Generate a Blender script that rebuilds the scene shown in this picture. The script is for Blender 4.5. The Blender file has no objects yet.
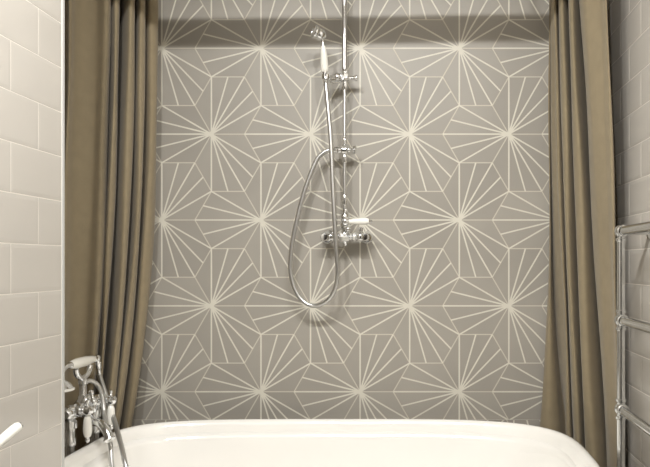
import bpy, bmesh, math, random
from mathutils import Vector, Matrix

random.seed(7)
S = bpy.context.scene
COL = S.collection
PI = math.pi
H = 1.12            # camera height
F = 702.0           # focal length in pixels of the 650 px frame
CX, CY = 418.0, 263.0   # principal point


def P(px, py, d):
    """world point seen at pixel (px, py) at depth d"""
    return Vector(((px - CX) * d / F, d, H - (py - CY) * d / F))


# ------------------------------------------------------------------ materials
def srgb(r, g, b):
    def f(c):
        c /= 255.0
        return c / 12.92 if c <= 0.04045 else ((c + 0.055) / 1.055) ** 2.4
    return (f(r), f(g), f(b), 1.0)


def mat(name, col, rough=0.5, metal=0.0, spec=0.5, var=0.0, vscale=8.0, bump=0.0, bscale=200.0,
        sheen=0.0, coat=0.0, tone=False):
    m = bpy.data.materials.new(name)
    m.use_nodes = True
    nt = m.node_tree
    b = nt.nodes['Principled BSDF']
    b.inputs['Base Color'].default_value = col
    b.inputs['Roughness'].default_value = rough
    b.inputs['Metallic'].default_value = metal
    b.inputs['Specular IOR Level'].default_value = spec
    if sheen:
        b.inputs['Sheen Weight'].default_value = sheen
    if coat:
        b.inputs['Coat Weight'].default_value = coat
        b.inputs['Coat Roughness'].default_value = 0.05
    tc = nt.nodes.new('ShaderNodeTexCoord')
    if var or tone:
        n = nt.nodes.new('ShaderNodeTexNoise')
        n.inputs['Scale'].default_value = vscale
        n.inputs['Detail'].default_value = 5.0
        nt.links.new(tc.outputs['Object'], n.inputs['Vector'])
        mr = nt.nodes.new('ShaderNodeMapRange')
        mr.inputs['From Min'].default_value = 0.3
        mr.inputs['From Max'].default_value = 0.7
        mr.inputs['To Min'].default_value = 1.0 - var
        mr.inputs['To Max'].default_value = 1.0 + var
        nt.links.new(n.outputs['Fac'], mr.inputs['Value'])
        src = mr.outputs['Result']
        if tone:
            at = nt.nodes.new('ShaderNodeAttribute')
            at.attribute_name = 'tone'
            mu = nt.nodes.new('ShaderNodeMath')
            mu.operation = 'MULTIPLY'
            nt.links.new(src, mu.inputs[0])
            nt.links.new(at.outputs['Fac'], mu.inputs[1])
            src = mu.outputs[0]
        mx = nt.nodes.new('ShaderNodeVectorMath')
        mx.operation = 'SCALE'
        mx.inputs[0].default_value = col[:3]
        nt.links.new(src, mx.inputs['Scale'])
        nt.links.new(mx.outputs[0], b.inputs['Base Color'])
    if bump:
        n2 = nt.nodes.new('ShaderNodeTexNoise')
        n2.inputs['Scale'].default_value = bscale
        n2.inputs['Detail'].default_value = 3.0
        nt.links.new(tc.outputs['Object'], n2.inputs['Vector'])
        bp = nt.nodes.new('ShaderNodeBump')
        bp.inputs['Strength'].default_value = bump
        bp.inputs['Distance'].default_value = 0.002
        nt.links.new(n2.outputs['Fac'], bp.inputs['Height'])
        nt.links.new(bp.outputs[0], b.inputs['Normal'])
    return m


M_hex = mat('encaustic_grey', srgb(161, 156, 147), rough=0.42, spec=0.4, var=0.05, vscale=5.0, tone=True)
M_line = mat('encaustic_cream', srgb(215, 211, 198), rough=0.45, spec=0.4, var=0.03, vscale=20)
M_joint = mat('pale_joint', srgb(200, 194, 180), rough=0.7)
M_metro = mat('glazed_metro_tile', srgb(200, 195, 187), rough=0.16, spec=0.5, var=0.015, vscale=6, bump=0.05, bscale=14)
M_grout = mat('metro_grout', srgb(228, 223, 214), rough=0.8)
M_trim = mat('tile_trim', srgb(198, 198, 195), rough=0.5)
M_added_door = mat('added_door_dark', srgb(62, 50, 42), rough=0.4, var=0.15, vscale=3)
M_grey = mat('grey_paint', srgb(98, 94, 90), rough=0.7, var=0.01)
M_white = mat('white_paint', srgb(236, 232, 224), rough=0.75, var=0.01)
M_floor = mat('floor_stone', srgb(96, 91, 85), rough=0.4, var=0.08, vscale=4)
M_enamel = mat('bath_enamel', srgb(244, 242, 237), rough=0.12, spec=0.5, coat=0.4, var=0.005)
M_chrome = mat('chrome', (0.88, 0.89, 0.90, 1), rough=0.13, metal=1.0, var=0.01)
M_chrome_s = mat('satin_chrome', (0.68, 0.68, 0.67, 1), rough=0.3, metal=1.0, var=0.02)
M_rail = mat('polished_rail_chrome', (0.72, 0.73, 0.73, 1), rough=0.12, metal=1.0, var=0.01)
M_porc = mat('porcelain', srgb(247, 245, 237), rough=0.15, coat=0.5, var=0.01)
M_cloth = mat('olive_cloth', srgb(144, 131, 106), rough=0.85, spec=0.2, var=0.05, vscale=30, bump=0.25, bscale=420, sheen=0.15)
M_dark = mat('dark_gap', srgb(60, 58, 55), rough=0.5)


def emis(name, col, st):
    m = bpy.data.materials.new(name)
    m.use_nodes = True
    b = m.node_tree.nodes['Principled BSDF']
    b.inputs['Base Color'].default_value = (0.9, 0.9, 0.88, 1)
    b.inputs['Emission Color'].default_value = col
    b.inputs['Emission Strength'].default_value = st
    return m


# ------------------------------------------------------------------ object helpers
def build(name, bm, mats, parent=None, smooth=True, loc=None):
    """link a bmesh (given in world space) as one object"""
    bmesh.ops.recalc_face_normals(bm, faces=bm.faces)
    return raw(name, bm, mats, parent, smooth, loc)


def raw(name, bm, mats, parent=None, smooth=True, loc=None):
    me = bpy.data.meshes.new(name)
    off = Vector(loc) if loc is not None else Vector((0, 0, 0))
    if parent is not None:
        off = parent.matrix_world.translation if parent.type == 'MESH' else Vector(parent.location)
        if parent.parent is not None:
            off = off_of(parent)
        else:
            off = Vector(parent.location)
    for v in bm.verts:
        v.co -= off
    bm.to_mesh(me)
    bm.free()
    if not isinstance(mats, (list, tuple)):
        mats = [mats]
    for m in mats:
        me.materials.append(m)
    if smooth:
        for p in me.polygons:
            p.use_smooth = True
        try:
            me.set_sharp_from_angle(angle=math.radians(38))
        except Exception:
            pass
    o = bpy.data.objects.new(name, me)
    COL.objects.link(o)
    if parent is not None:
        o.parent = parent
    else:
        o.location = off
    return o


def off_of(o):
    v = Vector((0, 0, 0))
    while o is not None:
        v += Vector(o.location)
        o = o.parent
    return v


def thing(name, label, cat, loc, group=None):
    o = bpy.data.objects.new(name, None)
    o.empty_display_size = 0.05
    COL.objects.link(o)
    o.location = loc
    tag(o, label, cat, group)
    return o


def tag(o, label, cat, group=None):
    o['label'] = label
    o['category'] = cat
    if group:
        o['group'] = group
    return o


def struct(o):
    o['kind'] = 'structure'
    return o


# ------------------------------------------------------------------ mesh helpers
def add_box(bm, x0, x1, y0, y1, z0, z1, mi=0):
    r = bmesh.ops.create_cube(bm, size=1.0)
    for v in r['verts']:
        v.co = Vector(((x0 + x1) / 2 + v.co.x * (x1 - x0), (y0 + y1) / 2 + v.co.y * (y1 - y0),
                       (z0 + z1) / 2 + v.co.z * (z1 - z0)))
    for f in {f for v in r['verts'] for f in v.link_faces}:
        f.material_index = mi
    return bm


def frame_of(d):
    d = d.normalized()
    u = Vector((0, 0, 1)) if abs(d.z) < 0.9 else Vector((1, 0, 0))
    a = d.cross(u).normalized()
    b = d.cross(a).normalized()
    return d, a, b


def add_lathe(bm, org, axis, prof, n=24, squash=1.0, rot=0.0):
    """prof: list of (distance along axis, radius); closed with caps. n=6 gives a hexagonal nut"""
    d, a, b = frame_of(Vector(axis))
    org = Vector(org)
    rings = []
    for t, r in prof:
        c = org + d * t
        if r <= 1e-5:
            rings.append([bm.verts.new(c)])
        else:
            rings.append([bm.verts.new(c + a * (r * math.cos(rot + 2 * PI * k / n)) + b * (r * squash * math.sin(rot + 2 * PI * k / n)))
                          for k in range(n)])
    for r0, r1 in zip(rings, rings[1:]):
        if len(r0) == 1 and len(r1) == 1:
            continue
        if len(r0) == 1:
            for k in range(n):
                bm.faces.new((r0[0], r1[k], r1[(k + 1) % n]))
        elif len(r1) == 1:
            for k in range(n):
                bm.faces.new((r0[k], r1[0], r0[(k + 1) % n]))
        else:
            for k in range(n):
                bm.faces.new((r0[k], r1[k], r1[(k + 1) % n], r0[(k + 1) % n]))
    if len(rings[0]) > 1:
        bm.faces.new(rings[0])
    if len(rings[-1]) > 1:
        bm.faces.new(rings[-1])
    return bm


def lathe2(bm, p0, p1, prof, n=24):
    """profile given as fraction of p0->p1"""
    p0, p1 = Vector(p0), Vector(p1)
    L = (p1 - p0).length
    return add_lathe(bm, p0, p1 - p0, [(t * L, r) for t, r in prof], n)


def add_ball(bm, c, r, n=16):
    prof = [(-r, 0)] + [(-r * math.cos(PI * k / 10), r * math.sin(PI * k / 10)) for k in range(1, 10)] + [(r, 0)]
    return add_lathe(bm, c, (0, 0, 1), prof, n)


def catmull(pts, per=12):
    pts = [Vector(p) for p in pts]
    out = []
    n = len(pts)
    for i in range(n - 1):
        p0 = pts[max(i - 1, 0)]
        p1, p2 = pts[i], pts[i + 1]
        p3 = pts[min(i + 2, n - 1)]
        for k in range(per):
            t = k / per
            t2, t3 = t * t, t * t * t
            out.append(0.5 * ((2 * p1) + (p2 - p0) * t + (2 * p0 - 5 * p1 + 4 * p2 - p3) * t2 + (3 * p1 - p0 - 3 * p2 + p3) * t3))
    out.append(pts[-1])
    return out


def resample(path, step):
    out = [path[0].copy()]
    acc = 0.0
    for a, b in zip(path, path[1:]):
        L = (b - a).length
        if L < 1e-9:
            continue
        t = step - acc
        while t <= L:
            out.append(a + (b - a) * (t / L))
            t += step
        acc = L - (t - step)
    out.append(path[-1].copy())
    return out


def add_tube(bm, path, rad, n=12, cap=True):
    """rad: number or function of index"""
    path = [Vector(p) for p in path]
    tang = []
    for i in range(len(path)):
        a = path[max(i - 1, 0)]
        b = path[min(i + 1, len(path) - 1)]
        tang.append((b - a).normalized())
    d, u, w = frame_of(tang[0])
    rings = []
    for i, p in enumerate(path):
        t = tang[i]
        u = (u - t * u.dot(t))
        u.normalize()
        w = t.cross(u)
        r = rad(i) if callable(rad) else rad
        rings.append([bm.verts.new(p + u * (r * math.cos(2 * PI * k / n)) + w * (r * math.sin(2 * PI * k / n))) for k in range(n)])
    for r0, r1 in zip(rings, rings[1:]):
        for k in range(n):
            bm.faces.new((r0[k], r1[k], r1[(k + 1) % n], r0[(k + 1) % n]))
    if cap:
        bm.faces.new(rings[0])
        bm.faces.new(rings[-1])
    return bm


# ------------------------------------------------------------------ room shell
YB = 2.46                    # back wall
XL, XR = -0.805, 0.627       # left stub wall, right wall
YS = 1.596                   # where the left stub wall ends
XA = -1.30                   # alcove wall behind the stub
YF = -1.60                   # wall behind the camera
ZC = 2.45


def clip_poly(poly, u0, u1, v0, v1):
    def cut(pl, ins, inter):
        out = []
        for i in range(len(pl)):
            a, b = pl[i - 1], pl[i]
            ia, ib = ins(a), ins(b)
            if ib:
                if not ia:
                    out.append(inter(a, b))
                out.append(b)
            elif ia:
                out.append(inter(a, b))
        return out
    for ax, lim, sg in ((0, u0, 1), (0, u1, -1), (1, v0, 1), (1, v1, -1)):
        if not poly:
            return poly
        poly = cut(poly, lambda p: sg * (p[ax] - lim) >= 0,
                   lambda a, b: tuple(a[k] + (b[k] - a[k]) * ((lim - a[ax]) / (b[ax] - a[ax])) for k in (0, 1)))
    return poly


A = 99.13 * YB / F                       # distance between neighbouring stars
SIDE = A / 3.0
STAR0 = ((261.0 - CX) * YB / F, H - (48.3 - CY) * YB / F)
ROWH = A * math.sqrt(3) / 2


def star_pattern(bm, u0, u1, v0, v1, to3, tone_layer, shift=(0, 0)):
    """hexagon tiles with five rays each, clipped to the rectangle; to3(u, v, lift) -> 3D"""
    def poly(pl, lift, mi, tone=1.0):
        pl = clip_poly(pl, u0, u1, v0, v1)
        if len(pl) < 3:
            return
        q = []
        for p in pl:
            if not q or (abs(p[0] - q[-1][0]) + abs(p[1] - q[-1][1])) > 1e-6:
                q.append(p)
        if len(q) > 2 and abs(q[0][0] - q[-1][0]) + abs(q[0][1] - q[-1][1]) < 1e-6:
            q.pop()
        if len(q) < 3:
            return
        f = bm.faces.new([bm.verts.new(to3(p[0], p[1], lift)) for p in q])
        f.material_index = mi
        f[tone_layer] = tone

    def line(a, b, w0, w1, lift, mi):
        dx, dy = b[0] - a[0], b[1] - a[1]
        L = math.hypot(dx, dy)
        nx, ny = -dy / L, dx / L
        poly([(a[0] + nx * w0 / 2, a[1] + ny * w0 / 2), (a[0] - nx * w0 / 2, a[1] - ny * w0 / 2),
              (b[0] - nx * w1 / 2, b[1] - ny * w1 / 2), (b[0] + nx * w1 / 2, b[1] + ny * w1 / 2)], lift, mi)
    rng = random.Random(3)
    for j in range(-12, 13):
        for i in range(-12, 13):
            sx = STAR0[0] + shift[0] + (i + 0.5 * (j % 2)) * A
            sy = STAR0[1] + shift[1] + j * ROWH
            if not (u0 - A < sx < u1 + A and v0 - A < sy < v1 + A):
                continue
            for ang in (180, 60, 300):
                a = math.radians(ang)
                c = (sx + SIDE * math.cos(a), sy + SIDE * math.sin(a))
                hexv = [(c[0] + SIDE * math.cos(math.radians(60 * k)), c[1] + SIDE * math.sin(math.radians(60 * k))) for k in range(6)]
                poly(hexv, 0.0, 0, 1.0 + rng.uniform(-0.055, 0.055))
                for k in range(3):
                    # three edges per tile cover every joint once
                    kk = k * 1
                    line(hexv[kk], hexv[(kk + 1) % 6], 0.0038, 0.0038, 0.00020 + 0.00003 * k, 2)
                star = (sx, sy)
                far = sorted(range(6), key=lambda k: math.hypot(hexv[k][0] - sx, hexv[k][1] - sy))
                opp = far[-1]
                n1, n2 = (opp + 1) % 6, (opp - 1) % 6
                mids = [((hexv[opp][0] + hexv[n][0]) / 2, (hexv[opp][1] + hexv[n][1]) / 2) for n in (n1, n2)]
                for q, e in enumerate((hexv[opp], hexv[n1], hexv[n2], mids[0], mids[1])):
                    line(star, e, 0.0054, 0.0050, 0.0004 + 0.00003 * (q + 5 * (ang // 120)), 1)
            poly([(sx + 0.009 * math.cos(math.radians(30 * k)), sy + 0.009 * math.sin(math.radians(30 * k))) for k in range(12)], 0.0010, 1)


bm = bmesh.new()
tl = bm.faces.layers.float.new('tone')
add_box(bm, XA - 0.1, XR + 0.12, YB + 0.002, YB + 0.12, -0.05, ZC, 0)
star_pattern(bm, XA, XR, 0.0, ZC, lambda u, v, l: Vector((u, YB - l, v)), tl)
struct(raw('wall_back', bm, [M_hex, M_line, M_joint], smooth=False))

# slim tiled plinth along the foot of the back wall, its top just above the bath rim line
ZL = 0.5716
bm = bmesh.new()
tl = bm.faces.layers.float.new('tone')
add_box(bm, XA, XR, 2.4525, YB, 0.0, ZL, 0)
for f in bm.faces:
    f[tl] = 1.0
star_pattern(bm, XA, XR, 0.0, ZL - 0.0005, lambda u, v, l: Vector((u, 2.452 - l, v)), tl, (0.19, 0.06))
struct(raw('trim_2', bm, [M_hex, M_line, M_joint], smooth=False))


def metro_wall(name, x, sgn, ya, yb, z0, z1, jrow, thick, zoff=1.159, pitch=0.1003, box_y=None, bev=0.009, rise=0.0009, rec=0.0013):
    """wall at plane x whose tiled face looks towards sgn (+1: +X)"""
    bm = bmesh.new()
    by0, by1 = box_y or (ya, yb)
    gx = x - sgn * rec
    add_box(bm, min(gx, gx - sgn * thick), max(gx, gx - sgn * thick), by0, by1, z0, z1, 1)
    g = 0.0022
    k0 = int(math.floor((z0 - zoff) / pitch))
    k1 = int(math.ceil((z1 - zoff) / pitch))
    for k in range(k0, k1):
        za, zb = max(zoff + k * pitch + g / 2, z0), min(zoff + (k + 1) * pitch - g / 2, z1)
        if zb - za < 0.02:
            continue
        j0 = jrow[k % 2]
        n0 = int(math.floor((ya - j0) / 0.2006)) - 1
        n1 = int(math.ceil((yb - j0) / 0.2006)) + 1
        for n in range(n0, n1):
            y0, y1 = max(j0 + n * 0.2006 + g / 2, ya), min(j0 + (n + 1) * 0.2006 - g / 2, yb)
            if y1 - y0 < 0.012:
                continue
            bv = min(bev, (y1 - y0) * 0.3, (zb - za) * 0.3)
            outer = [(y0, za), (y1, za), (y1, zb), (y0, zb)]
            inner = [(y0 + bv, za + bv), (y1 - bv, za + bv), (y1 - bv, zb - bv), (y0 + bv, zb - bv)]
            jit = [random.uniform(-0.00012, 0.00012) for _ in range(2)]
            vb = [bm.verts.new((gx, p[0], p[1])) for p in outer]
            vo = [bm.verts.new((x - sgn * rise, p[0], p[1])) for p in outer]
            vi = [bm.verts.new((x + sgn * (jit[0] * (1 if q in (0, 3) else -1) + jit[1] * (1 if q < 2 else -1)), p[0], p[1]))
                  for q, p in enumerate(inner)]
            fs = []
            for q in range(4):
                fs.append(bm.faces.new((vb[q], vb[(q + 1) % 4], vo[(q + 1) % 4], vo[q])))
                fs.append(bm.faces.new((vo[q], vo[(q + 1) % 4], vi[(q + 1) % 4], vi[q])))
            fs.append(bm.faces.new(vi))
            for f in fs:
                f.normal_update()
                c = f.calc_center_median()
            if fs[-1].normal.x * sgn < 0:
                for f in fs:
                    f.normal_flip()
    return struct(raw(name, bm, [M_metro, M_grout], smooth=False))


# row k covers zoff + k*pitch upward; k = -1 is the row just below the horizon line
metro_wall('wall_left', XL, 1, YF, YS - 0.012, 0, ZC, {1: 1.3885, 0: 1.489}, 0.11, box_y=(YF, YS - 0.004), bev=0.008, rise=0.0003, rec=0.0005)
metro_wall('wall_right', XR, -1, YF, YB, 0, ZC, {0: 1.974, 1: 2.08}, 0.11)
metro_wall('wall_alcove', XA, 1, 1.45, YB, 0, ZC, {0: 1.974, 1: 2.08}, 0.10)

bm = bmesh.new()
add_box(bm, XA - 0.1, XL - 0.1135, 1.35, 1.45, 0, ZC)
struct(build('wall_recess', bm, M_white, smooth=False))
bm = bmesh.new()
add_box(bm, XL - 0.1135, XR + 0.1135, YF - 0.1, YF, 0, ZC)
struct(build('wall_front', bm, M_grey, smooth=False))
bm = bmesh.new()
add_box(bm, -0.50, 0.34, YF + 0.0005, YF + 0.04, 0.001, 2.05)
dr = struct(build('added_door', bm, M_added_door, smooth=False, loc=(-0.08, YF + 0.02, 0)))  # unseen door, added so the chrome reflects dark bands
bm = bmesh.new()
add_lathe(bm, (0.27, YF + 0.041, 1.02), (0, 1, 0), [(0, 0.026), (0.006, 0.026), (0.008, 0.010), (0.045, 0.010), (0.046, 0)], 18)
add_tube(bm, [(0.27, YF + 0.08, 1.02), (0.15, YF + 0.08, 1.02)], 0.009, 12)
build('added_door_handle', bm, M_chrome, dr)
bm = bmesh.new()
add_box(bm, XA - 0.1, XR + 0.12, YF - 0.1, YB + 0.12, -0.1, 0.0)
struct(build('floor', bm, M_floor, smooth=False))
bm = bmesh.new()
add_box(bm, XA - 0.1, XR + 0.12, YF - 0.1, YB + 0.12, ZC, ZC + 0.1)
struct(build('ceiling', bm, M_white, smooth=False))

# slim edge strip closing the end of the left wall
bm = bmesh.new()
add_box(bm, XL - 0.012, XL + 0.0015, YS - 0.009, YS, 0.0, ZC)
add_box(bm, XL - 0.1135, XL - 0.012, YS - 0.004, YS, 0.0, ZC)
struct(build('trim_1', bm, M_trim, smooth=False))

# ------------------------------------------------------------------ bath
TA, TB = 0.698, 0.400
TX, TY = -0.240, 1.93
ZR = 0.602


def plan(theta, a, b, dx=0.0):
    c, s = math.cos(theta), math.sin(theta)
    n = 5.0 if c < 0 else 3.3
    n = 3.3 + (5.0 - 3.3) * (0.5 - 0.5 * c)
    r = (abs(c) ** n + abs(s) ** n) ** (-1.0 / n)
    return TX + dx + a * r * c, TY + b * r * s


NB = 120
# (inset from rim centre line, z, extra shift at the sloped right end)
outer = [(0.215, 0.0), (0.20, 0.012), (0.20, 0.06), (0.17, 0.10), (0.12, 0.20), (0.07, 0.34), (0.045, 0.46), (0.034, 0.545), (0.026, 0.566)]
roll = []
for k in range(11):
    a = math.radians(-110 - k * 25 + 360)
    roll.append((-0.017 * math.cos(a) + 0.0, ZR - 0.017 + 0.017 * math.sin(a)))
roll = [(-0.004 - 0.018 * math.cos(math.radians(250 - 25 * k)) * -1 * -1, ZR - 0.018 + 0.018 * math.sin(math.radians(250 - 25 * k))) for k in range(11)]
# rebuilt so that it goes from under the outer lip, over the top, to the inside
roll = []
for k in range(13):
    a = math.radians(-70 - 0 + k * 20)          # -70 deg (below, outside) ... 170 deg (inside)
    roll.append((-0.018 * math.cos(a), ZR - 0.018 + 0.018 * math.sin(a)))
inner = [(0.022, 0.572), (0.030, 0.53), (0.045, 0.44), (0.060, 0.34), (0.080, 0.26), (0.115, 0.205), (0.17, 0.178), (0.23, 0.17)]
bm = bmesh.new()


def ring(inset, z, slope=0.0):
    vs = []
    for k in range(NB):
        th = 2 * PI * k / NB
        # the head end (right) slopes more than the tap end
        x, y = plan(th, TA - inset, TB - inset * 0.9, 0.0)
        if slope:
            w = max(0.0, math.cos(th)) ** 1.5
            x -= slope * w
        vs.append(bm.verts.new((x, y, z)))
    return vs


seq = [(i, z, 0.0) for i, z in outer] + [(i, z, 0.0) for i, z in roll] + \
      [(i, z, 0.22 * max(0.0, (0.55 - z)) / 0.4) for i, z in inner]
rings = [ring(*s) for s in seq]
for r0, r1 in zip(rings, rings[1:]):
    for k in range(NB):
        bm.faces.new((r0[k], r0[(k + 1) % NB], r1[(k + 1) % NB], r1[k]))
bm.faces.new(rings[0])
bm.faces.new(rings[-1])
bath = thing('bathtub', 'white freestanding bathtub with a rounded rolled rim below the patterned wall', 'bathtub', (TX, TY, 0))
tub = build('tub', bm, M_enamel, bath)
for e_ in tub.data.edges:
    e_.use_edge_sharp = False
bm = bmesh.new()
add_lathe(bm, (TX - 0.34, TY, 0.1695), (0, 0, 1), [(0, 0.032), (0.003, 0.032), (0.005, 0.027), (0.003, 0.02), (0.003, 0)], 24)
build('plug_hole', bm, M_chrome, bath)

# ------------------------------------------------------------------ curtains


def curtain(name, top, bot, ztop, zbot, exps, label, m, group):
    """top / bot: plan polylines of equal length; exps: how late each column starts to flare"""
    pt = catmull([Vector((x, y, 0)) for x, y in top], 8)
    pb = catmull([Vector((x, y, 0)) for x, y in bot], 8)
    pe = catmull([Vector((e, 0, 0)) for e in exps], 8)
    n = len(pt)
    R = 44
    rng = random.Random(5)
    ph = [rng.uniform(0, 6.28) for _ in range(6)]
    bm = bmesh.new()
    grid = []
    for r in range(R + 1):
        t = r / R
        row = []
        for i in range(n):
            w = t ** pe[i].x
            p = pt[i].lerp(pb[i], w)
            u = i / 16.0
            wob = 0.0035 * math.sin(u * 1.7 + t * 7 + ph[0]) * math.sin(t * 5 + ph[1]) + 0.002 * math.sin(u * 3.1 - t * 11 + ph[2])
            row.append(bm.verts.new((p.x + wob * min(1, t * 4), p.y, ztop + (zbot - ztop) * t)))
        grid.append(row)
    for r in range(R):
        for i in range(n - 1):
            bm.faces.new((grid[r][i], grid[r][i + 1], grid[r + 1][i + 1], grid[r + 1][i]))
    x0 = sum(p[0] for p in top) / len(top)
    y0 = sum(p[1] for p in top) / len(top)
    th = thing(name, label, 'curtain', (x0, y0, zbot), group)
    o = build('fabric', bm, m, th)
    md = o.modifiers.new('thick', 'SOLIDIFY')
    md.thickness = 0.0025
    md.offset = 0.0
    return th


ZRAIL = 2.175


def px2x(px, d):
    return (px - CX) * d / F


# left: (px at top, px low down near the rim level, depth) follows each fold from the back wall forward
LF = [  # px_top, depth, px_bottom (level with the bath rim)
    (146.0, 2.442, 121.0), (155.0, 2.430, 130.0), (157.8, 2.395, 132.5), (156.5, 2.355, 131.5), (151.0, 2.335, 126.5),
    (146.5, 2.360, 122.0), (143.0, 2.420, 118.0), (144.0, 2.360, 118.5), (144.5, 2.305, 119.0), (141.0, 2.280, 115.5),
    (137.5, 2.310, 112.5), (132.5, 2.395, 109.0), (134.0, 2.330, 110.0), (134.8, 2.275, 110.5), (130.0, 2.245, 105.5),
    (125.0, 2.275, 101.5), (117.5, 2.375, 97.0), (119.2, 2.310, 98.5), (119.8, 2.250, 98.5), (116.0, 2.225, 96.0),
    (112.8, 2.250, 93.8), (110.2, 2.285, 92.0), (110.8, 2.245, 91.5), (106.0, 2.205, 88.0), (97.0, 2.215, 81.0), (86.0, 2.200, 73.0),
    (77.0, 2.170, 66.0), (71.5, 2.130, 60.0), (68.5, 2.135, 57.0), (66.0, 2.19, 54.0), (58.0, 2.20, 46.0), (50.0, 2.16, 38.0)]
def rimdepth(d):
    return d if d < 2.30 else 2.30 + (d - 2.30) * 0.96


top, bot, ex = [], [], []
for i, (px, d, pb) in enumerate(LF):
    x = px2x(px, d)
    xb = px2x(pb, rimdepth(d))
    e = max(1.5, 3.4 - i * 0.07)
    tr_ = (ZRAIL - 0.03 - 0.58) / (ZRAIL - 0.03 - 0.30)
    top.append((x, d))
    bot.append((x + (xb - x) / tr_ ** e, d + (rimdepth(d) - d) / tr_ ** e))
    ex.append(e)
curtain('shower_curtain', top, bot, ZRAIL - 0.03, 0.30, ex,
        'olive brown shower curtain hanging behind the bath taps at the left end', M_cloth, 'shower curtains around the bath')

RF = [  # px_top, depth, px_bottom (level with the bath rim)
    (550.0, 2.442, 540.5), (549.5, 2.420, 543.0), (549.5, 2.395, 550.0), (550.5, 2.405, 557.5), (552.5, 2.445, 563.0), (551.5, 2.435, 566.0), (550.5, 2.350, 566.0), (553.0, 2.315, 568.5),
    (556.0, 2.335, 571.5), (560.0, 2.420, 575.0), (558.0, 2.345, 574.0), (558.5, 2.280, 574.5), (562.0, 2.260, 578.0), (566.5, 2.300, 583.0), (570.5, 2.395, 587.5),
    (567.5, 2.300, 585.5), (567.5, 2.235, 585.5), (571.0, 2.205, 594.0), (575.5, 2.240, 604.0), (579.5, 2.320, 609.0),
    (575.0, 2.215, 605.0), (578.0, 2.140, 608.0), (586.0, 2.105, 612.0), (596.0, 2.070, 617.0), (602.0, 2.035, 620.5), (603.5, 2.050, 622.0), (601.0, 2.10, 619.0)]
top, bot, ex = [], [], []
for i, (px, d, pb) in enumerate(RF):
    x = px2x(px, d)
    xb = px2x(pb, rimdepth(d))
    e = 0.9 if i > 18 else 1.25
    if i < 6:
        e = 4.5
    top.append((x, d))
    bot.append((x + (xb - x) / tr_ ** e, d + (rimdepth(d) - d) / tr_ ** e))
    ex.append(e)
curtain('shower_curtain', top, bot, ZRAIL - 0.03, 0.30, ex,
        'taupe shower curtain hanging beside the chrome towel rail at the right end', M_cloth, 'shower curtains around the bath')

# curtain rail above the frame
rl = thing('curtain_rail', 'chrome curtain rail running around the bath above the curtains', 'curtain rail', (-0.23, 1.63, ZRAIL))
bm = bmesh.new()
yr0, yr1 = 1.612, 1.662
path = [(-0.91, YB - 0.004, ZRAIL), (-0.91, yr0 + 0.12, ZRAIL)]
for k in range(1, 7):
    a = PI + k * PI / 12
    path.append((-0.91 + 0.12 + 0.12 * math.cos(a), yr0 + 0.12 + 0.12 * math.sin(a), ZRAIL))
for k in range(0, 7):
    a = 1.5 * PI + k * PI / 12
    path.append((0.42 - 0.12 + 0.12 * math.cos(a), yr1 + 0.12 + 0.12 * math.sin(a), ZRAIL))
path.append((0.42, YB - 0.004, ZRAIL))
add_tube(bm, path, 0.024, 16)
build('rail', bm, M_chrome, rl)
for x in (-0.91, 0.42):
    bm = bmesh.new()
    add_lathe(bm, (x, YB - 0.001, ZRAIL), (0, -1, 0), [(0, 0.034), (0.006, 0.040), (0.012, 0.032), (0.02, 0.0265)], 20)
    build('wall_flange', bm, M_chrome, rl)
for x, y in ((-0.76, 1.613), (0.28, 1.662)):
    bm = bmesh.new()
    add_tube(bm, [(x, y, ZRAIL + 0.018), (x, y, ZC - 0.0005)], 0.006, 10)
    build('ceiling_rod', bm, M_chrome, rl)

# ------------------------------------------------------------------ wall shower
YV = 2.395
sh = thing('wall_shower', 'chrome wall shower valve with riser pipe mounted on the patterned wall', 'shower', P(344, 237, YV))
c = P(344.5, 237, YV)

# riser: thick upper pipe, thinner lower one
bm = bmesh.new()
xr = P(344.6, 0, YV).x
z_div = P(0, 150, YV).z
z_crd = P(0, 78, YV).z
add_lathe(bm, (xr, YV, P(0, 211, YV).z), (0, 0, 1), [(0, 0.0058), (P(0, 84, YV).z - P(0, 211, YV).z, 0.0058)], 18)
build('riser_pipe', bm, M_chrome_s, sh)
bm = bmesh.new()
add_lathe(bm, (xr, YV, P(0, 74, YV).z), (0, 0, 1), [(0, 0.0085), (2.15 - P(0, 74, YV).z, 0.0085), (2.152 - P(0, 74, YV).z, 0.004)], 18)
build('upper_pipe', bm, M_chrome_s, sh)
bm = bmesh.new()
add_lathe(bm, (xr, YB - 0.0006, 2.11), (0, -1, 0), [(0, 0.026), (0.005, 0.026), (0.010, 0.012), (0.05, 0.010), (YB - YV, 0.010)], 20)
add_lathe(bm, (xr, YV, 2.095), (0, 0, 1), [(0, 0.010), (0.003, 0.013), (0.027, 0.013), (0.03, 0.010)], 20)
build('pipe_bracket', bm, M_chrome, sh)

# unions on the riser
for py0, py1, r in ((205, 194, 0.0095), (163, 153, 0.0088), (145, 137, 0.008)):
    bm = bmesh.new()
    z0, z1 = P(0, py0, YV).z, P(0, py1, YV).z
    h = z1 - z0
    add_lathe(bm, (xr, YV, z0), (0, 0, 1), [(0, r * 0.7), (h * .1, r), (h * .4, r), (h * .45, r * .8), (h * .55, r * .8), (h * .6, r), (h * .8, r * .95), (h, r * .65)], 16)
    build('pipe_union', bm, M_chrome, sh)

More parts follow.
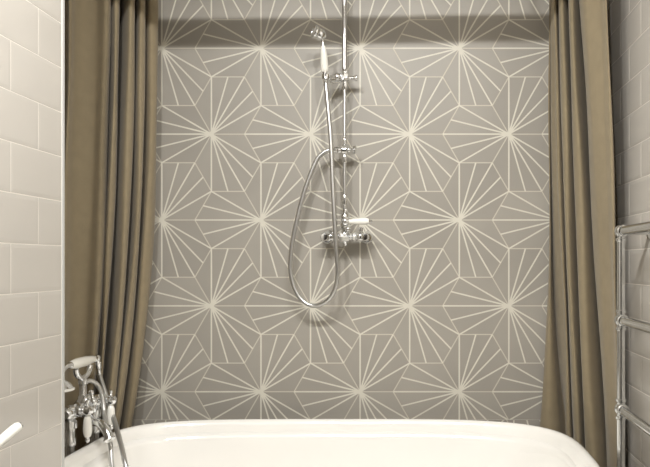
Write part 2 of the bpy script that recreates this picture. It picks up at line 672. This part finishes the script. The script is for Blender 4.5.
# valve body with its two elbows
bm = bmesh.new()
xa, xb = P(325, 0, YV).x, P(365, 0, YV).x
zc = c.z
L = xb - xa
add_lathe(bm, (xa - 0.004, YV, zc), (1, 0, 0), [(0, 0.006), (0.003, 0.013), (0.014, 0.014), (0.02, 0.010), (0.028, 0.010), (0.030, 0.016), (0.038, 0.016),
          (0.040, 0.011), (0.048, 0.013), (L * .5 - .014, 0.0195), (L * .5 + .018, 0.0195), (L - 0.046, 0.012), (L - 0.040, 0.011), (L - 0.036, 0.016), (L - 0.028, 0.016),
          (L - 0.024, 0.010), (L - 0.014, 0.014), (L + 0.004, 0.013), (L + 0.008, 0.006)], 8)
add_lathe(bm, (c.x + 0.002, YV, P(0, 246, YV).z), (0, 0, 1), [(0, 0.0), (0.002, 0.006), (0.008, 0.005), (0.014, 0.010), (0.03, 0.019), (0.045, 0.018), (0.052, 0.012), (0.058, 0.012),
          (0.064, 0.018), (0.076, 0.0185), (0.084, 0.0125), (0.092, 0.016), (0.104, 0.0165), (0.112, 0.011), (0.125, 0.008)], 8)
build('valve_body', bm, M_chrome, sh)
for x in (xa, xb):
    bm = bmesh.new()
    add_lathe(bm, (x, YB - 0.0006, zc), (0, -1, 0), [(0, 0.0235), (0.004, 0.0235), (0.010, 0.020), (0.016, 0.013), (0.03, 0.012), (0.05, 0.0135), (0.074, 0.0150), (0.082, 0.011), (0.084, 0.0)], 24)
    build('inlet_elbow', bm, M_chrome, sh)
for xx, hh in ((361, 0.030), (331.5, 0.022)):
    bm = bmesh.new()
    q = P(xx, 237, YV)
    add_lathe(bm, (q.x, YV - 0.006, q.z), (0, 0, 1), [(0, 0.009), (hh * .5, 0.010), (hh * .6, 0.007), (hh, 0.0085), (hh + .004, 0.004)], 16)
    add_lathe(bm, (q.x, YV - 0.006, q.z), (0, -1, 0), [(0, 0.011), (0.016, 0.011), (0.018, 0.008), (0.024, 0.006), (0.026, 0)], 16)
    build('isolating_screw', bm, M_chrome, sh)
# lever hub + porcelain lever
ql = P(347, 221.5, 2.35)
bm = bmesh.new()
add_lathe(bm, (ql.x - 0.006, YV - 0.004, ql.z), (0, -1, 0), [(0, 0.012), (0.02, 0.013), (0.024, 0.010), (0.034, 0.010), (0.038, 0.012), (0.05, 0.012), (0.054, 0.007), (0.056, 0)], 20)
add_ball(bm, P(348, 229, 2.36), 0.009)
add_lathe(bm, P(348, 229, 2.36), (0, 1, 0), [(0, 0.006), (0.03, 0.008)], 14)
build('lever_hub', bm, M_chrome, sh)
lv0, lv1 = P(346.5, 221.6, 2.352), P(372.5, 221.2, 2.352)
bm = bmesh.new()
lathe2(bm, lv0, lv1, [(0, 0.005), (0.08, 0.006), (0.12, 0.0085), (0.16, 0.0072), (0.3, 0.0098), (0.6, 0.0118), (0.78, 0.0115), (0.86, 0.0085), (0.87, 0.004)], 24)
lev = build('porcelain_lever', bm, M_porc, sh)
bm = bmesh.new()
lathe2(bm, P(368.4, 221.3, 2.352), P(372.6, 221.2, 2.352), [(0, 0.0055), (0.25, 0.0065), (0.45, 0.004), (0.75, 0.0055), (1, 0.0)], 16)
build('tip', bm, M_chrome, lev)

# diverter half way up
zd = z_div
bm = bmesh.new()
x0 = P(331, 0, YV).x
LL = P(352, 0, YV).x - x0
add_lathe(bm, (x0, YV, zd), (1, 0, 0), [(0, 0.0062), (LL * .12, 0.0068), (LL * .16, 0.0125), (LL * .30, 0.0125), (LL * .36, 0.0145), (LL * .48, 0.012), (LL * .54, 0.0165), (LL * .74, 0.0165),
          (LL * .80, 0.0095), (LL * .86, 0.0105), (LL * .95, 0.0075), (LL, 0.005)], 10)
add_lathe(bm, (xr, YV, zd - 0.018), (0, 0, 1), [(0, 0.007), (0.006, 0.0095), (0.018, 0.0115), (0.03, 0.0095), (0.036, 0.007)], 20)
build('diverter', bm, M_chrome, sh)
bm = bmesh.new()
xk = P(354.5, 0, YV).x
add_lathe(bm, (xk - 0.012, YV, zd), (1, 0, 0), [(0, 0.0045), (0.006, 0.006), (0.010, 0.0075), (0.016, 0.006), (0.019, 0)], 16)
for dv in ((0, 0.55, 0.83), (0, -0.83, 0.55)):
    d = Vector(dv)
    add_lathe(bm, Vector((xk, YV, zd)) - d * 0.0155, d, [(0, 0.0), (0.001, 0.006), (0.005, 0.006), (0.009, 0.0042), (0.022, 0.0042), (0.026, 0.006), (0.030, 0.006), (0.031, 0)], 12)
build('cross_handle', bm, M_chrome, sh)

# handset cradle on the riser
bm = bmesh.new()
zk = z_crd
add_lathe(bm, (xr, YV, P(0, 90, YV).z), (0, 0, 1), [(0, 0.007), (0.003, 0.0095), (0.018, 0.0095), (0.020, 0.0075), (0.028, 0.0075), (0.031, 0.0172), (0.040, 0.0150), (0.052, 0.0172), (0.056, 0.0095), (0.066, 0.0105), (0.070, 0.0085)], 8)
pr = P(325.8, 78, 2.345)
pm = Vector((xr - 0.022, YV - 0.012, zk))
add_ball(bm, P(337.5, 77.0, YV - 0.014), 0.0140)
add_tube(bm, [(xr, YV, zk + .001), pm, (pr + pm) / 2, pr + Vector((0.009, 0.003, 0))], 0.0088, 8)
add_lathe(bm, pr + Vector((0, 0, -0.010)), (0, 0, 1), [(0, 0.0105), (0.003, 0.0148), (0.010, 0.0132), (0.020, 0.0150), (0.023, 0.011)], 20)
add_tube(bm, [P(331.5, 82.2, YV - 0.02), P(341, 82.2, YV - 0.002)], 0.0042, 10)
add_ball(bm, P(331.5, 82.2, YV - 0.02), 0.005)
build('handset_cradle', bm, M_chrome, sh)
bm = bmesh.new()
add_lathe(bm, (xr + 0.010, YV, zk), (1, 0, 0), [(0, 0.009), (0.008, 0.0075), (0.014, 0.0048), (0.020, 0.006), (0.030, 0.0098), (0.033, 0.0098), (0.035, 0.006), (0.036, 0)], 18)
build('locking_knob', bm, M_chrome, sh)

# hand shower standing in the cradle
b0 = P(325.6, 84, 2.345)
hs = thing('hand_shower', 'chrome hand shower with a white porcelain grip and long looping hose on the riser', 'hand shower', b0)
h0, h1 = P(325.0, 72.0, 2.342), P(323.2, 45.5, 2.326)
bm = bmesh.new()
lathe2(bm, h0, h1, [(0, 0.0095), (0.04, 0.0115), (0.12, 0.0125), (0.35, 0.0130), (0.7, 0.0110), (0.93, 0.0078), (1.0, 0.0065)], 24)
build('porcelain_grip', bm, M_porc, hs)
bm = bmesh.new()
lathe2(bm, b0, h0 + (h1 - h0) * 0.02, [(0, 0.0062), (0.15, 0.0078), (0.5, 0.0078), (0.55, 0.006), (0.75, 0.006), (0.85, 0.0095), (1, 0.0095)], 20)
build('collar', bm, M_chrome, hs)
bm = bmesh.new()
hc = P(320.6, 33.5, 2.318)
add_tube(bm, catmull([h0 + (h1 - h0) * 0.97, P(322.8, 42, 2.324), P(322.3, 38, 2.322), hc], 6), lambda i: 0.0072 - 0.0028 * min(1, i / 6.0) + 0.004 * max(0, (i - 10) / 8.0), 16)
build('neck', bm, M_chrome, hs)
bm = bmesh.new()
ax = Vector((-0.80, -0.50, 0.28))
add_lathe(bm, hc + Vector((0.002, 0.006, -0.003)), ax, [(-0.016, 0), (-0.013, 0.011), (-0.004, 0.0180), (0.006, 0.0205), (0.014, 0.0185), (0.018, 0.0215), (0.024, 0.0235), (0.028, 0.0225), (0.029, 0.0200), (0.0270, 0.0190), (0.0270, 0)], 28)
build('shower_head', bm, M_chrome, hs)

# its hose
hp = [(325.7, 83, 2.345), (326.6, 92, 2.345), (329.0, 118, 2.343), (330.8, 140, 2.341), (332.8, 185, 2.338), (334.5, 220, 2.335), (336.0, 248, 2.337), (337.6, 272, 2.345),
      (334.6, 290, 2.36), (326.0, 301.5, 2.375), (313.5, 305.8, 2.385), (303.0, 301.0, 2.39), (295.5, 290.5, 2.392), (290.8, 274, 2.394), (290.6, 258, 2.394), (294.2, 232, 2.394),
      (304.2, 192, 2.394), (315.5, 162.5, 2.395), (321.5, 154.5, 2.395), (326.5, 151.0, 2.395), (331.5, 150.2, 2.395)]
path = resample(catmull([P(*q) for q in hp], 10), 0.0022)
bm = bmesh.new()
add_tube(bm, path, lambda i: 0.0070 if i % 2 else 0.0077, 12)
build('hose', bm, M_chrome_s, hs)

# ------------------------------------------------------------------ bath mixer at the tap end
XM, ZM = -0.985, 0.695
YN, YFA, YC = 1.988, 2.140, 2.064
bx = thing('bath_mixer', 'chrome bath shower mixer on standpipes at the left end of the bath', 'tap', (XM, YC, 0))
for yy in (YN, YFA):
    bm = bmesh.new()
    add_lathe(bm, (XM, yy, 0.0005), (0, 0, 1), [(0, 0.035), (0.006, 0.035), (0.014, 0.016), (0.02, 0.0115), (0.60, 0.0115), (0.602, 0.015), (0.622, 0.015), (0.626, 0.012), (0.65, 0.012), (0.652, 0.018), (0.672, 0.018), (0.675, 0.014), (0.69, 0.014)], 20)
    build('standpipe', bm, M_chrome, bx)
bm = bmesh.new()
add_lathe(bm, (XM, 1.955, ZM), (0, 1, 0), [(0, 0), (0.001, 0.012), (0.006, 0.017), (0.018, 0.022), (0.046, 0.022), (0.056, 0.016), (0.066, 0.019), (0.07, 0.015), (0.085, 0.019), (0.10, 0.027), (0.12, 0.027),
          (0.135, 0.019), (0.148, 0.015), (0.152, 0.019), (0.164, 0.016), (0.172, 0.022), (0.2, 0.022), (0.212, 0.017), (0.217, 0.012), (0.218, 0)], 28)
add_ball(bm, (XM + 0.008, YC, ZM + 0.014), 0.026)
add_lathe(bm, (XM, YC, ZM), (1, 0, 0), [(0, 0.018), (0.024, 0.019), (0.028, 0.015), (0.036, 0.015), (0.038, 0.012)], 20)
build('mixer_body', bm, M_chrome, bx)
ZVL = 0.690
for yy in (YN, YFA):
    bm = bmesh.new()
    xe = -0.936
    add_lathe(bm, (XM, yy, ZVL + 0.012), (1, 0, 0), [(0, 0.018), (0.014, 0.019), (0.018, 0.0145), (0.022, 0.0175), (0.032, 0.0175), (0.034, 0.0105), (0.039, 0.0105), (0.042, 0.0125), (0.052, 0.0145), (0.060, 0.0125), (0.065, 0.006), (0.066, 0)], 20)
    add_lathe(bm, (xe, yy, ZVL + 0.016), (0, 0, 1), [(0, 0.006), (0.008, 0.0035), (0.012, 0.005), (0.016, 0.003), (0.020, 0.0045), (0.025, 0.0045), (0.029, 0.0)], 14)
    h = build('valve_handle', bm, M_chrome, bx)
    bm = bmesh.new()
    add_lathe(bm, (xe, yy, ZVL + 0.004), (0, 0, -1), [(0, 0.0055), (0.008, 0.006), (0.010, 0.0078), (0.018, 0.0105), (0.042, 0.0125), (0.056, 0.0118), (0.066, 0.0085), (0.067, 0.004)], 20)
    build('porcelain_lever', bm, M_porc, h)
    bm = bmesh.new()
    add_lathe(bm, (xe, yy, ZVL - 0.0625), (0, 0, -1), [(0, 0.006), (0.004, 0.0045), (0.007, 0.0068), (0.012, 0.0062), (0.016, 0.003), (0.017, 0)], 16)
    build('tip', bm, M_chrome, h)
# spout over the rim
sp = [Vector((XM + 0.01, 2.05, ZM - 0.008)), P(92, 420.5, 2.02), P(100, 423.5, 2.0), P(106, 430, 1.985), P(109.3, 438.5, 1.975)]
bm = bmesh.new()
pth = catmull(sp, 8)
add_tube(bm, pth, lambda i: 0.0105 + 0.0025 * i / len(pth), 18)
dirn = (pth[-1] - pth[-3]).normalized()
add_lathe(bm, pth[-1] - dirn * 0.002, dirn, [(0, 0.013), (0.002, 0.0165), (0.007, 0.0168), (0.009, 0.013), (0.004, 0.010), (0.004, 0)], 20)
build('spout', bm, M_chrome, bx)
# cradle for the handset
bm = bmesh.new()
ZH = 0.825
pc = Vector((XM, YC, 0))
add_lathe(bm, (XM, YC, ZM + 0.02), (0, 0, 1), [(0, 0.014), (0.012, 0.014), (0.018, 0.0105), (0.046, 0.0098), (0.050, 0.0135), (0.060, 0.0135), (0.064, 0.0095), (0.070, 0.009)], 20)
up = []
for k in range(13):
    a = PI + k * PI / 12
    up.append((XM, YC + 0.044 * math.cos(a), ZH - 0.0105 + 0.031 * math.sin(a)))
add_tube(bm, up, 0.0085, 12)
build('handset_cradle', bm, M_chrome, bx)
# diverter knob
bm = bmesh.new()
k0, k1 = P(93.5, 402, 2.045), P(90.5, 389.5, 2.045)
add_tube(bm, [Vector((XM + 0.015, YC, ZM + 0.01)), k0], 0.009, 14)
add_ball(bm, k0, 0.011)
lathe2(bm, k0, k1, [(0, 0.006), (0.2, 0.008), (0.3, 0.005), (0.6, 0.0045), (0.7, 0.0075), (0.9, 0.007), (1.0, 0.0)], 16)
build('diverter_knob', bm, M_chrome, bx)

# telephone handset lying on the cradle
g0, g1 = Vector((XM + 0.012, 1.985, ZH + 0.005)), Vector((XM + 0.004, 2.128, ZH + 0.001))
g0 = Vector((XM + 0.002, 1.985, ZH + 0.006))
g1 = Vector((XM + 0.002, 2.128, ZH + 0.004))
ht = thing('bath_handset', 'telephone style handset with white porcelain grip resting on the bath mixer cradle', 'hand shower', (XM, YC, ZH - 0.02))
bm = bmesh.new()
lathe2(bm, g0, g1, [(0, 0.009), (0.05, 0.0115), (0.25, 0.0150), (0.6, 0.0150), (0.9, 0.0118), (1.0, 0.009)], 24)
build('porcelain_grip', bm, M_porc, ht)
bm = bmesh.new()
add_lathe(bm, g1 - Vector((0, 0.003, 0)), (0, 1, 0), [(0, 0.0085), (0.004, 0.011), (0.009, 0.0085), (0.014, 0.0095), (0.018, 0.0075)], 18)
ek = g1 + Vector((0, 0.022, 0.0))
gq = P(98.9, 373.5, 2.172)
add_ball(bm, ek, 0.0105)
lathe2(bm, ek, gq, [(0, 0.008), (0.25, 0.008), (0.3, 0.0105), (0.6, 0.0105), (0.65, 0.0085), (1, 0.0075)], 18)
build('collar', bm, M_chrome, ht)
bm = bmesh.new()
hd = Vector((XM + 0.004, 1.925, 0.772))
nk = catmull([g0 + Vector((0, 0.003, 0)), g0 + Vector((0, -0.022, 0.0)), g0 + Vector((0.0, -0.048, -0.010)), hd + Vector((0, 0, 0.038)), hd + Vector((0, 0, 0.02))], 6)
add_tube(bm, nk, lambda i: 0.0095 if i < 3 else 0.0075, 16)
build('neck', bm, M_chrome, ht)
bm = bmesh.new()
add_lathe(bm, hd + Vector((0, 0, 0.032)), (0, 0, -1), [(0, 0.009), (0.006, 0.013), (0.014, 0.024), (0.022, 0.031), (0.026, 0.033), (0.028, 0.0)], 28)
hdb = build('shower_head', bm, M_chrome, ht)
bm = bmesh.new()
add_lathe(bm, hd + Vector((0, 0, 0.005)), (0, 0, -1), [(0, 0.033), (0.002, 0.036), (0.006, 0.036), (0.008, 0.033), (0.0085, 0)], 28)
build('porcelain_rim', bm, M_porc, hdb)

# its hose: out of the mixer, down into the bath and back up to the handset
hp = [P(84, 383, 2.08), P(89, 380.8, 2.095), P(94.5, 382.5, 2.105), P(99.5, 388, 2.11), P(102.5, 397, 2.112), P(104, 410, 2.10), P(105.5, 424, 2.065), P(108.5, 436, 2.035), P(110.8, 447, 2.012), P(112, 466, 1.99),
      Vector((-0.835, 1.96, 0.44)), Vector((-0.80, 1.95, 0.385)), Vector((-0.765, 1.945, 0.42)), P(127, 470, 1.97), P(122.5, 451, 2.01), P(118.7, 436, 2.06), P(114.6, 421, 2.12), P(109.2, 405, 2.168), P(103.3, 387, 2.178)]
ge = P(98.6, 372.5, 2.172)
hp = hp + [ge]
path = resample(catmull(hp, 10), 0.0022)
bm = bmesh.new()
add_tube(bm, path, lambda i: 0.0066 if i % 2 else 0.0073, 12)
build('hose', bm, M_chrome_s, ht)

# ------------------------------------------------------------------ towel rail on the right wall
XT = 0.547
YP = 1.892
tr = thing('towel_rail', 'chrome ladder towel rail with ball joints on the right tiled wall', 'towel rail', (XT, YP, 0.25))
YP2 = 1.30
levels = [P(0, 231.2, YP).z + k * -0.2395 for k in range(-0, 4)]
levels = [z for z in levels if z > 0.2]
ztop_r = levels[0]
for yy in (YP, YP2):
    bm = bmesh.new()
    add_lathe(bm, (XT, yy, 0.12), (0, 0, 1), [(0, 0.011), (ztop_r - 0.12, 0.011)], 18)
    build('post', bm, M_rail, tr)
for z in levels:
    bm = bmesh.new()
    add_lathe(bm, (XT, YP, z), (0, -1, 0), [(0.004, 0.0125), (YP - YP2 - 0.004, 0.0125)], 20)
    build('bar', bm, M_rail, tr)
    for yy in (YP, YP2):
        bm = bmesh.new()
        add_ball(bm, (XT, yy, z), 0.0175, 20)
        add_lathe(bm, (XT, yy, z - 0.028), (0, 0, 1), [(0, 0.0125), (0.002, 0.0145), (0.007, 0.0145), (0.009, 0.0125)], 18)
        if z != ztop_r:
            add_lathe(bm, (XT, yy, z + 0.019), (0, 0, 1), [(0, 0.0125), (0.002, 0.0145), (0.007, 0.0145), (0.009, 0.0125)], 18)
        s = -1
        if yy == YP2:
            s = 1
        add_lathe(bm, (XT, yy + s * 0.014, z), (0, s, 0), [(0, 0.014), (0.003, 0.0165), (0.009, 0.0165), (0.012, 0.0135)], 18)
        build('ball_joint', bm, M_rail, tr)
for yy in (YP, YP2):
    for z in (levels[0], levels[-1]):
        bm = bmesh.new()
        add_lathe(bm, (XR - 0.0005, yy, z), (-1, 0, 0), [(0, 0.022), (0.005, 0.022), (0.009, 0.010), (XR - XT - 0.012, 0.009)], 18)
        build('wall_bracket', bm, M_rail, tr)

# ------------------------------------------------------------------ porcelain lever by the left wall
e1, e0 = P(20.5, 424.5, 1.30), P(-24, 462, 1.215)
wt = thing('lever_tap', 'white porcelain tap lever with chrome tip in front of the left tiled wall', 'tap', (XL, 1.2, e0.z))
bm = bmesh.new()
lathe2(bm, e0, e1, [(0.06, 0.006), (0.12, 0.0075), (0.4, 0.0088), (0.8, 0.0098), (0.93, 0.0095), (0.965, 0.0075), (0.97, 0.003)], 24)
lvr = build('porcelain_lever', bm, M_porc, wt)
bm = bmesh.new()
lathe2(bm, e0 + (e1 - e0) * 0.955, e1 + (e1 - e0) * 0.022, [(0, 0.0065), (0.3, 0.0075), (0.75, 0.006), (1, 0)], 18)
build('tip', bm, M_chrome, lvr)
bm = bmesh.new()
add_lathe(bm, (XL + 0.0001, e0.y, e0.z), (1, 0, 0), [(0, 0.03), (0.005, 0.03), (0.012, 0.018), (0.03, 0.013), (e0.x - XL - 0.012, 0.012), (e0.x - XL + 0.012, 0.013), (e0.x - XL + 0.018, 0.008), (e0.x - XL + 0.02, 0)], 22)
lathe2(bm, e0, e0 + (e1 - e0) * 0.1, [(0, 0.008), (1, 0.007)], 14)
build('valve_body', bm, M_chrome, wt)

# ------------------------------------------------------------------ lamps


def downlight(x, y, power, r, label, spread=math.radians(165)):
    t = thing('ceiling_light', label, 'ceiling light', (x, y, ZC - 0.012), 'ceiling lights')
    bm = bmesh.new()
    add_lathe(bm, (x, y, ZC - 0.0005), (0, 0, -1), [(0, 0.045), (0.004, 0.045), (0.007, 0.040), (0.007, max(r + .004, 0.02)), (0.004, max(r + .002, 0.018)), (0.004, 0)], 28)
    build('bezel', bm, M_chrome_s, t)
    ld = bpy.data.lights.new('lamp', 'AREA')
    ld.shape = 'DISK'
    ld.size = r * 2
    ld.energy = power
    ld.color = (1.0, 0.99, 0.97)
    ld.spread = spread
    lo = bpy.data.objects.new('lamp', ld)
    COL.objects.link(lo)
    lo.location = (x, y, ZC - 0.03)
    lo.rotation_euler = (math.radians(22), 0, 0)
    return t


downlight(-0.58, 0.80, 11, 0.016, 'recessed ceiling light in front of the curtain rail beside the left tiled wall')
downlight(-0.22, 0.80, 11, 0.016, 'recessed ceiling light in front of the curtain rail midway between the side walls')
downlight(0.14, 0.80, 11, 0.016, 'recessed ceiling light in front of the curtain rail beside the right tiled wall')
# broad soft fill lamp, added on the ceiling over the camera
fl = thing('ceiling_light', 'added round soft fill light on the ceiling near the left wall', 'ceiling light', (-0.50, 0.05, ZC - 0.05), 'ceiling lights')
bm = bmesh.new()
add_lathe(bm, (-0.50, 0.05, ZC - 0.001), (0, 0, -1), [(0, 0.26), (0.03, 0.26), (0.032, 0.25)], 40)
build('base', bm, M_white, fl)
bm = bmesh.new()
add_lathe(bm, (-0.50, 0.05, ZC - 0.033), (0, 0, -1), [(0, 0.25), (0.012, 0.24), (0.024, 0.20), (0.034, 0.1), (0.036, 0)], 40)
build('diffuser', bm, emis('fill_glow', (1.0, 0.985, 0.96, 1), 25.0), fl)

w = bpy.data.worlds.new('World')
S.world = w
w.use_nodes = True
w.node_tree.nodes['Background'].inputs[0].default_value = (0.02, 0.02, 0.02, 1)

# ------------------------------------------------------------------ camera
cd = bpy.data.cameras.new('Camera')
cd.sensor_fit = 'HORIZONTAL'
cd.sensor_width = 36.0
cd.lens = F / 650.0 * 36.0
cd.shift_x = (325.0 - CX) / 650.0
cd.shift_y = (CY - 233.5) / 650.0
cd.clip_start = 0.02
co = bpy.data.objects.new('Camera', cd)
COL.objects.link(co)
co.location = (0, 0, H)
co.rotation_euler = (PI / 2, 0, 0)
S.camera = co

S.view_settings.view_transform = 'Standard'
S.view_settings.look = 'None'
S.view_settings.gamma = 1.0
S.view_settings.use_curve_mapping = False
S.view_settings.exposure = 0.0
S.cycles.max_bounces = 10
S.cycles.diffuse_bounces = 5
S.cycles.glossy_bounces = 6
